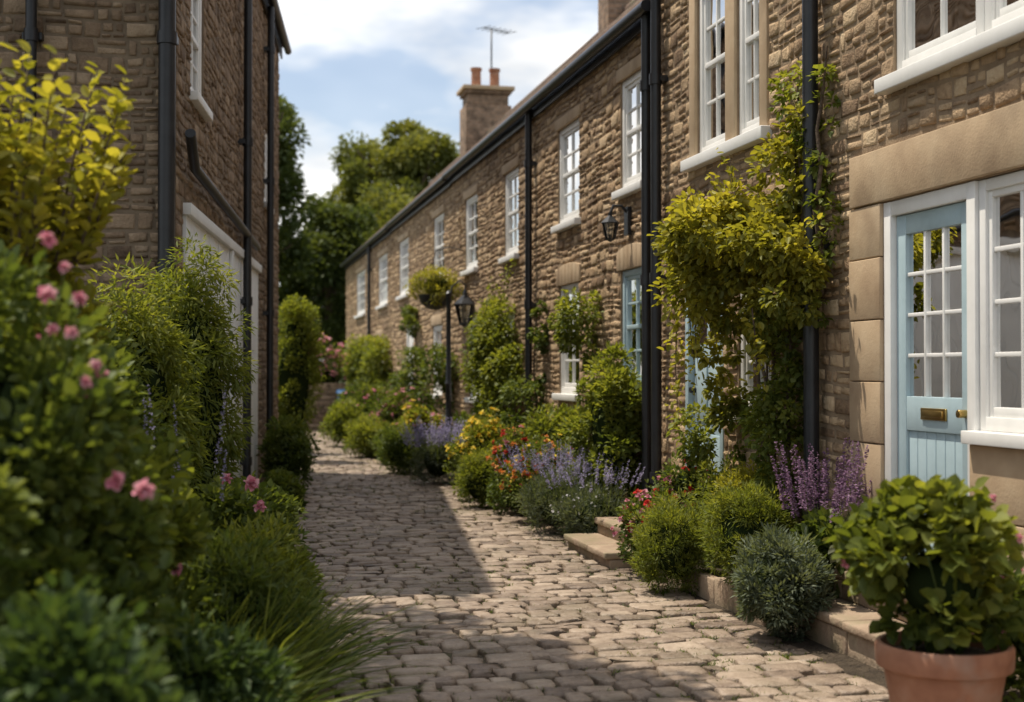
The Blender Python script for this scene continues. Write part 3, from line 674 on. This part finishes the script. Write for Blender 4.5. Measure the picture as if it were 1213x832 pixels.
bush('yellow_daisy_bush',3.3,16.1,.34,1.0,L_LIME,n=4500,leaf=(.045,.015),m=50,fl=[(P_YEL,140,.044,dict(rings=1,zq=.35)),(P_ORG,50,.044,dict(rings=1,zq=.4))])
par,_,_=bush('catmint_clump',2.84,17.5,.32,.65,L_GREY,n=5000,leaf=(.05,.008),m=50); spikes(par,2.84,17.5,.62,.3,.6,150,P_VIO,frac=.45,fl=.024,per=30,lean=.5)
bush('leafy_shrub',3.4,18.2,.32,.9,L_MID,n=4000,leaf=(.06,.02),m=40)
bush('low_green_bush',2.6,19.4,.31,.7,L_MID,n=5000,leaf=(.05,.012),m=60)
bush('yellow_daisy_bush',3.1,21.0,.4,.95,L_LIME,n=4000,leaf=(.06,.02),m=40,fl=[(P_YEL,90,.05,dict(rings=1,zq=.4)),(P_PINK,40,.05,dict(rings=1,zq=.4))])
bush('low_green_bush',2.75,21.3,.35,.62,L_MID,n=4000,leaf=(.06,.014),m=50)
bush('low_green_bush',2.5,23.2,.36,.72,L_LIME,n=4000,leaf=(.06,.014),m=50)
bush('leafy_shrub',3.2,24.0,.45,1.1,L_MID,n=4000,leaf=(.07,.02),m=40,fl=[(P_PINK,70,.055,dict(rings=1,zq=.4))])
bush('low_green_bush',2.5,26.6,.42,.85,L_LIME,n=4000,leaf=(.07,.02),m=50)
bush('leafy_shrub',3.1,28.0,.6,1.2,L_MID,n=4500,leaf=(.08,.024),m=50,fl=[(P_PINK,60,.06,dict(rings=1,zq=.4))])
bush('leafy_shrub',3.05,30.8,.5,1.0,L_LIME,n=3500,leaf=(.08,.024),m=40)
# climbers on facade
def climber(name,blobs,mat,leaf,stems,k=1,n_per=1,extra=None):
    par=empty(name,(3.6,stems[0][0][1],0)); Ps=[];vs=[];As=[]
    for (y,z,dx,ry,rz,n) in blobs:
        P,v,A=cloud((WX-.02-dx*.55,y,z),(dx*.7,ry,rz),n,max(10,int(n/90)),min(dx,ry,rz)*.42,.05); ok=P[:,0]<WX-.015; Ps.append(P[ok]);vs.append(v[ok]);As.append(A[ok])
    for (y0,z0,x0,y1,z1,x1,n) in (extra or []):
        t=rng.random(n); w=rng.normal(size=(n,3))*.035; w[:,2]-=.0
        P=np.stack([x0+(x1-x0)*t,y0+(y1-y0)*t+.04*np.sin(t*9),z0+(z1-z0)*t],1)+w; P[:,0]=np.minimum(P[:,0],WX-.02)
        Ps.append(P); vs.append(unit(rng.normal(size=(n,3))+np.array([-.5,-.3,0]))); As.append(rng.uniform(.3,1,n))
    P=np.concatenate(Ps);v=np.concatenate(vs);A=np.concatenate(As)
    Lr=leaf[0]*rng.uniform(.6,1.25,len(P)); V,F=leaves(P,v+rng.normal(size=v.shape)*.5+np.array([-.2,0,-.35]),Lr,Lr*leaf[1]/leaf[0],k)
    make_mesh('foliage',V,[F],mat,None,np.tile(A,2),False,par)
    m=MB()
    for st in stems:
        m.tube(st,np.linspace(.022,.006,len(st)),7)
    for (y0,z0,x0,y1,z1,x1,n) in (extra or []): m.tube([(x0,y0,z0),((x0+x1)/2,(y0+y1)/2+.04,(z0+z1)/2),(x1,y1,z1)],[.006,.004,.002],5)
    m.build('stems',WOOD,None,par,smooth=True); return par,P,v
def stem(y0,y1,z0,z1,n=7,x=3.66):
    return [(x+random.uniform(-.03,.02),y0+(y1-y0)*i/(n-1)+random.uniform(-.06,.06)*(0<i),z0+(z1-z0)*i/(n-1)) for i in range(n)]
climber('golden_hop_climber',[(8.4,2.34,.7,.5,.28,4300),(8.75,2.08,.62,.42,.28,2600),(8.1,2.2,.5,.34,.28,2200),(9.0,2.25,.6,.28,.24,1500),(7.75,2.05,.4,.2,.24,900),(8.25,2.72,.24,.34,.26,700),(8.1,3.05,.14,.24,.25,280),(9.15,1.75,.34,.12,.3,420),(9.1,1.35,.26,.14,.3,500),(8.55,1.75,.3,.2,.25,700)],L_YEL,(.055,.019),
        [stem(8.45,8.5,.2,2.3),stem(8.6,8.3,.2,2.6),stem(8.5,8.9,.2,2.2),stem(8.4,8.1,.2,3.1)],3,
        extra=[(8.9,2.1,3.2,9.0,1.4,3.3,80),(8.6,2.0,3.15,8.7,1.5,3.2,70),(8.3,2.5,3.35,8.5,2.95,3.35,70),(8.7,2.5,3.35,8.95,2.85,3.45,60),(8.0,1.9,3.3,7.9,1.4,3.35,70),(9.2,2.3,3.25,9.6,2.35,3.3,60),(7.8,2.2,3.4,7.55,2.4,3.5,50),(9.0,1.9,3.15,9.25,1.15,3.25,80)])
climber('wall_creeper',[(8.3,1.45,.26,.2,.45,1300),(8.15,1.0,.3,.25,.45,1300),(8.1,1.8,.28,.14,.4,700),(8.15,2.3,.12,.12,.9,500),(7.85,2.6,.14,.1,.55,350),(9.35,.9,.35,.2,.4,1000)],L_LIME,(.05,.018),[stem(8.5,8.6,.2,1.8),stem(8.3,8.2,.2,2.6),stem(8.35,8.45,.2,1.9,7,3.55)],1)
climber('vine_strands',[(8.0,3.15,.12,.22,.3,260),(8.35,3.3,.1,.12,.25,150),(7.7,2.2,.1,.08,.6,200),(7.75,3.0,.1,.1,.5,160)],L_LIME,(.05,.018),[stem(8.0,8.1,2.0,3.4),stem(7.8,7.7,2.0,3.5)],1)
climber('climbing_rose',[(17.2,1.75,.4,.55,.7,6000),(16.6,1.3,.35,.4,.6,2500),(17.9,1.4,.3,.4,.6,2000)],L_LIME,(.06,.022),[stem(17.2,17.2,.1,2.2)],1,extra=[(17,2.3,3.55,16.7,2.9,3.65,60),(17.6,2.2,3.55,17.8,2.7,3.65,60)])
climber('wall_creeper',[(15.3,1.9,.1,.2,.6,600),(15.6,1.0,.3,.4,.5,1500)],L_MID,(.06,.02),[stem(15.5,15.4,.1,2.2)],1)
climber('wall_creeper',[(13.05,2.0,.34,.3,.26,1800),(12.95,1.5,.12,.12,.4,300)],L_LIME,(.05,.018),[stem(13.0,13.0,.1,2.1)],1)
par,P,v=climber('climbing_rose',[(32.2,1.5,.5,1.1,.9,4500),(29.8,1.6,.4,.8,.7,2500),(35,1.4,.4,1.0,.7,2000)],L_LIME,(.09,.03),[stem(32,32,.1,2.0)],1)
climber('wall_creeper',[(24.7,1.3,.4,.6,.8,2500),(21.4,1.3,.4,.4,.7,1800),(25.5,2.4,.2,.5,.4,900)],L_MID,(.08,.025),[stem(24.7,25.3,.1,2.6)],1)
def basket(name,x,y,z,r,mat,fl=None):
    par,P,v=bush(name,x,y,r,r*1.5,mat,z0=z-r*.5,n=2600,leaf=(.045,.016),m=30,droop=.6,fl=fl,corek=.5)
    m=MB(); m.lathe((x,y,z-r*.7),[(0,0),(r*.35,.03),(r*.6,.12),(r*.66,.24)],16)
    m.tube([(WX,y,z+r*1.6),((x+WX)/2,y,z+r*1.75),(x,y,z+r*1.6)],.01,6)
    for a in range(3): m.tube([(x+r*.6*math.cos(a*2.1),y+r*.6*math.sin(a*2.1),z),(x,y,z+r*1.6)],.004,5)
    m.build('basket_and_bracket',BLACK,None,par)
basket('hanging_basket',3.3,20.6,2.72,.4,L_YEL)
# ---------------------------------------------------------------- left planting
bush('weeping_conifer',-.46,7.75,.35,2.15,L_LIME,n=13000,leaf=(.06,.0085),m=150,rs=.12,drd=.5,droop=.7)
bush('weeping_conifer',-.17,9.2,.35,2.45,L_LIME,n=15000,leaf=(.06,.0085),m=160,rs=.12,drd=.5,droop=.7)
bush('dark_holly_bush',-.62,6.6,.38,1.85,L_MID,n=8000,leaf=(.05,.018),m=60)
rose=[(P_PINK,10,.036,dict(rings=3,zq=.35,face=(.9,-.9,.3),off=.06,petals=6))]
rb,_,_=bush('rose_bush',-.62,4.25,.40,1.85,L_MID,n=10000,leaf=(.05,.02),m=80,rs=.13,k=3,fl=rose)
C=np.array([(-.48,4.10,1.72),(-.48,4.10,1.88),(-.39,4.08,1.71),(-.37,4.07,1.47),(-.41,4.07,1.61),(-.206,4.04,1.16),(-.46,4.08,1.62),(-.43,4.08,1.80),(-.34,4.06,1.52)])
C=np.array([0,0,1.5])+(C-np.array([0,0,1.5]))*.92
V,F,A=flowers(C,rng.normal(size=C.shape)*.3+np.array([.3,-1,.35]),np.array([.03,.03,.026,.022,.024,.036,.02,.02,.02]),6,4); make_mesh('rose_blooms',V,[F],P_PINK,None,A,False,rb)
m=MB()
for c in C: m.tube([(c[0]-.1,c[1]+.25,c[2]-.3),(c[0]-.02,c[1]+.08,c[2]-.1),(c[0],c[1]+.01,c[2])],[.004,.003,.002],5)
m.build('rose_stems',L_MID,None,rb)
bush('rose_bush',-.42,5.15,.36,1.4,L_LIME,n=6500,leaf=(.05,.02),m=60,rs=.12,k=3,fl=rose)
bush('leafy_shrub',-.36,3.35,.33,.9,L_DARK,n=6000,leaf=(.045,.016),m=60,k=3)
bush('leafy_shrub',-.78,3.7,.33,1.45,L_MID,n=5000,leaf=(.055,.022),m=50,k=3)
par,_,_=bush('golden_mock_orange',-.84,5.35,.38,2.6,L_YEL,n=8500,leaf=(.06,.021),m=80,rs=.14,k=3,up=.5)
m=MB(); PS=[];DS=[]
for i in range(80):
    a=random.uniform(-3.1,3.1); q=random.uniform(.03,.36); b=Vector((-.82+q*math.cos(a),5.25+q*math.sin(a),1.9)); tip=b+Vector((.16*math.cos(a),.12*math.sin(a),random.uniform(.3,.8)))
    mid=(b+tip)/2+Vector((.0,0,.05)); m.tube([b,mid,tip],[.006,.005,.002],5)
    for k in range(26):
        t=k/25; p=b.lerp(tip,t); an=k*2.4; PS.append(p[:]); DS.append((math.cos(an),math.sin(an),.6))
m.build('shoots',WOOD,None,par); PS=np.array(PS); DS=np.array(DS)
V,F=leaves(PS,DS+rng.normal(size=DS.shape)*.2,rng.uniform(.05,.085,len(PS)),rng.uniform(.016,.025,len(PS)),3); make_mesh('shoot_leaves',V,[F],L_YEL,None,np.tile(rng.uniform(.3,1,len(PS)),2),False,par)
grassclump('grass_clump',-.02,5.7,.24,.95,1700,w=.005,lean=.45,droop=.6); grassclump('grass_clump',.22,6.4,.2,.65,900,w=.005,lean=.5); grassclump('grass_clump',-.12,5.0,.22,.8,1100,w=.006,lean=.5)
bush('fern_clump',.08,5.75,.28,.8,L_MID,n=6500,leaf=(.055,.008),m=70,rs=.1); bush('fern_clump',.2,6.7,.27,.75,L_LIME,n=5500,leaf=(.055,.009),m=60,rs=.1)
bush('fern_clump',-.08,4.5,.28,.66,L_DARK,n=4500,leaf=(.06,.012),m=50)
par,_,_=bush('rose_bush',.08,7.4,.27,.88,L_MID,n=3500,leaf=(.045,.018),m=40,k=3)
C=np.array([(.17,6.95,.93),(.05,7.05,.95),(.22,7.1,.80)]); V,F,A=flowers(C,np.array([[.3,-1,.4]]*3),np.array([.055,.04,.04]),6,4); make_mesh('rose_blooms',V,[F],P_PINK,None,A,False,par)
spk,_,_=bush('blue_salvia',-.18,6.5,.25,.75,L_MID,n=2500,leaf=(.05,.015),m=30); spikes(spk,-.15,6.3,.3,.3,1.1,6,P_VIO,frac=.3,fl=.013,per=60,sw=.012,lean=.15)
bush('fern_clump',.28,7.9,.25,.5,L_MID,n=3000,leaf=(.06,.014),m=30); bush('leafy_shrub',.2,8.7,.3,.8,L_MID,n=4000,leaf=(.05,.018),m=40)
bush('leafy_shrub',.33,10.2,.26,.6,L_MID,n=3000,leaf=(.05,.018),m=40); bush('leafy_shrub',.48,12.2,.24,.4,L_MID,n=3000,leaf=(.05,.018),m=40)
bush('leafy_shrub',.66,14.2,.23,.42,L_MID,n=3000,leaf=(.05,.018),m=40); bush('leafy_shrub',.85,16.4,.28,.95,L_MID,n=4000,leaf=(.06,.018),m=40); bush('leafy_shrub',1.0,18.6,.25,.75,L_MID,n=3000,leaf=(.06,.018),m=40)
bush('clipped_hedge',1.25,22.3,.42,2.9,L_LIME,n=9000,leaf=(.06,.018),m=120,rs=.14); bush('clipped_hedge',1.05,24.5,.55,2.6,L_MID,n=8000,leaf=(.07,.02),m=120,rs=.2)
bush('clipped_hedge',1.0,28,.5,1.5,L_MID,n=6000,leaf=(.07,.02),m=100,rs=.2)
# ---------------------------------------------------------------- trees
def tree(name,x,y,h,cr,cz,rz,mat,n=26000,leaf=.2,seed=0,m=75,rs=.8,off=(0,0),ry=None):
    par=empty(name,(x,y,0)); mb=MB(); base=Vector((x,y,-.1)); top=Vector((x+off[0],y+off[1],cz)); ry=ry or cr
    mb.tube([base,base.lerp(top,.4)+Vector((.15*(off[0]==0),.1,0)),base.lerp(top,.75),top+Vector((0,0,rz*.4))],[h*.035,h*.026,h*.018,h*.006],10)
    for i in range(14):
        a=random.uniform(0,6.28); s=base.lerp(top,random.uniform(.6,1)); e=Vector((top.x+cr*.8*math.cos(a),top.y+ry*.8*math.sin(a),cz+random.uniform(-.5,.8)*rz))
        mb.tube([s,s.lerp(e,.5)+Vector((0,0,.2)),e],[h*.011,h*.007,h*.002],7)
    mb.build('trunk_and_limbs',WOOD,None,par,smooth=True)
    P,v,A=cloud((top.x,top.y,cz),(cr,ry,rz),n,m,rs,.3,up=.15); Lr=leaf*rng.uniform(.6,1.3,len(P))
    V,F=leaves(P,v+rng.normal(size=v.shape)*.7,Lr,Lr*.36,1); make_mesh('crown',V,[F],mat,None,np.tile(A,2),False,par)
tree('deciduous_tree',8.2,60,13,3.3,9.3,3.1,L_TREE,n=30000,leaf=.22)
tree('deciduous_tree',3.9,48.5,7.5,2.1,4.6,3.1,L_TREED,n=26000,leaf=.18,rs=.6)
tree('deciduous_tree',.9,44,10.5,2.0,7.0,3.6,L_TREED,n=22000,leaf=.2,rs=.6)
tree('deciduous_tree',13,75,12,5,8.0,4.0,L_TREE,n=18000,leaf=.3,rs=1.1)
tree('deciduous_tree',6.5,54,9,2.4,5.2,3.4,L_TREE,n=20000,leaf=.2,rs=.7)
# unseen tree added on the left, crown shaped to dapple the lane with shade
tree('unseen_shade_tree',-2.6,7.3,7.5,.85,6.4,1.1,L_TREE,n=6500,leaf=.13,m=36,rs=.42,off=(1.72,.2),ry=2.5)
par=empty('distant_tree_line',(0,110,0)); Ps=[];vs=[];As=[]
for i in range(26):
    x=-70+i*6; P,v,A=cloud((x,108+random.uniform(-8,8),3.2+random.uniform(-1,1.5)),(5,4,4.5+random.uniform(0,2)),1500,16,1.6,-.1); Ps.append(P);vs.append(v);As.append(A)
P=np.concatenate(Ps);v=np.concatenate(vs);A=np.concatenate(As); V,F=leaves(P,v+rng.normal(size=v.shape)*.7,np.full(len(P),.7),np.full(len(P),.3),1); make_mesh('crowns',V,[F],L_TREED,None,np.tile(A,2),False,par)
# ---------------------------------------------------------------- light, sky, camera
sd=Vector((-.27,.2,.87)).normalized()
el=math.asin(sd.z); az=math.atan2(sd.x,sd.y)
su=bpy.data.lights.new('sun','SUN'); su.energy=5.0; su.angle=math.radians(.6); su.color=(1,.91,.77)
so=bpy.data.objects.new('sun',su); so.rotation_euler=sd.to_track_quat('Z','Y').to_euler(); so.location=(0,0,30); sc.collection.objects.link(so)
w=bpy.data.worlds.new('World'); sc.world=w; w.use_nodes=True; nt=w.node_tree; bg=nt.nodes['Background']
sk=nt.nodes.new('ShaderNodeTexSky'); sk.sky_type='NISHITA'; sk.sun_disc=False; sk.sun_elevation=el; sk.sun_rotation=az; sk.dust_density=1.5
tc=nt.nodes.new('ShaderNodeTexCoord'); mp=nt.nodes.new('ShaderNodeMapping'); mp.inputs['Scale'].default_value=(1,1,2.2); mp.inputs['Location'].default_value=(.35,.2,.1)
nt.links.new(tc.outputs['Generated'],mp.inputs['Vector'])
n=noise(nt,3.1,5,.58,mp.outputs[0]); r=ramp(nt,[(.22,.22,.22),(1,1,1)],[.45,.58]); nt.links.new(n.outputs[0],r.inputs[0])
n2=noise(nt,5,3,.6,mp.outputs[0]); r2=ramp(nt,[(6.1,6.2,6.3),(9.2,9.0,8.6)],[.38,.56]); nt.links.new(n2.outputs[0],r2.inputs[0])
fac=mathn(nt,'MULTIPLY',r.outputs[0],.94)
nt.links.new(mixc(nt,fac,sk.outputs[0],r2.outputs[0]),bg.inputs[0]); bg.inputs[1].default_value=.15
cam=bpy.data.cameras.new('camera'); co=bpy.data.objects.new('camera',cam); sc.collection.objects.link(co); sc.camera=co
cam.lens=47.5; cam.sensor_width=36; cam.clip_end=1500; cam.clip_start=.05
co.location=(0,0,1.5); co.rotation_euler=(math.radians(90.86),0,math.radians(-12.34))
cam.dof.use_dof=True; cam.dof.focus_distance=8.6; cam.dof.aperture_fstop=1.8
sc.view_settings.view_transform='Standard'; sc.view_settings.look='None'; sc.view_settings.exposure=0
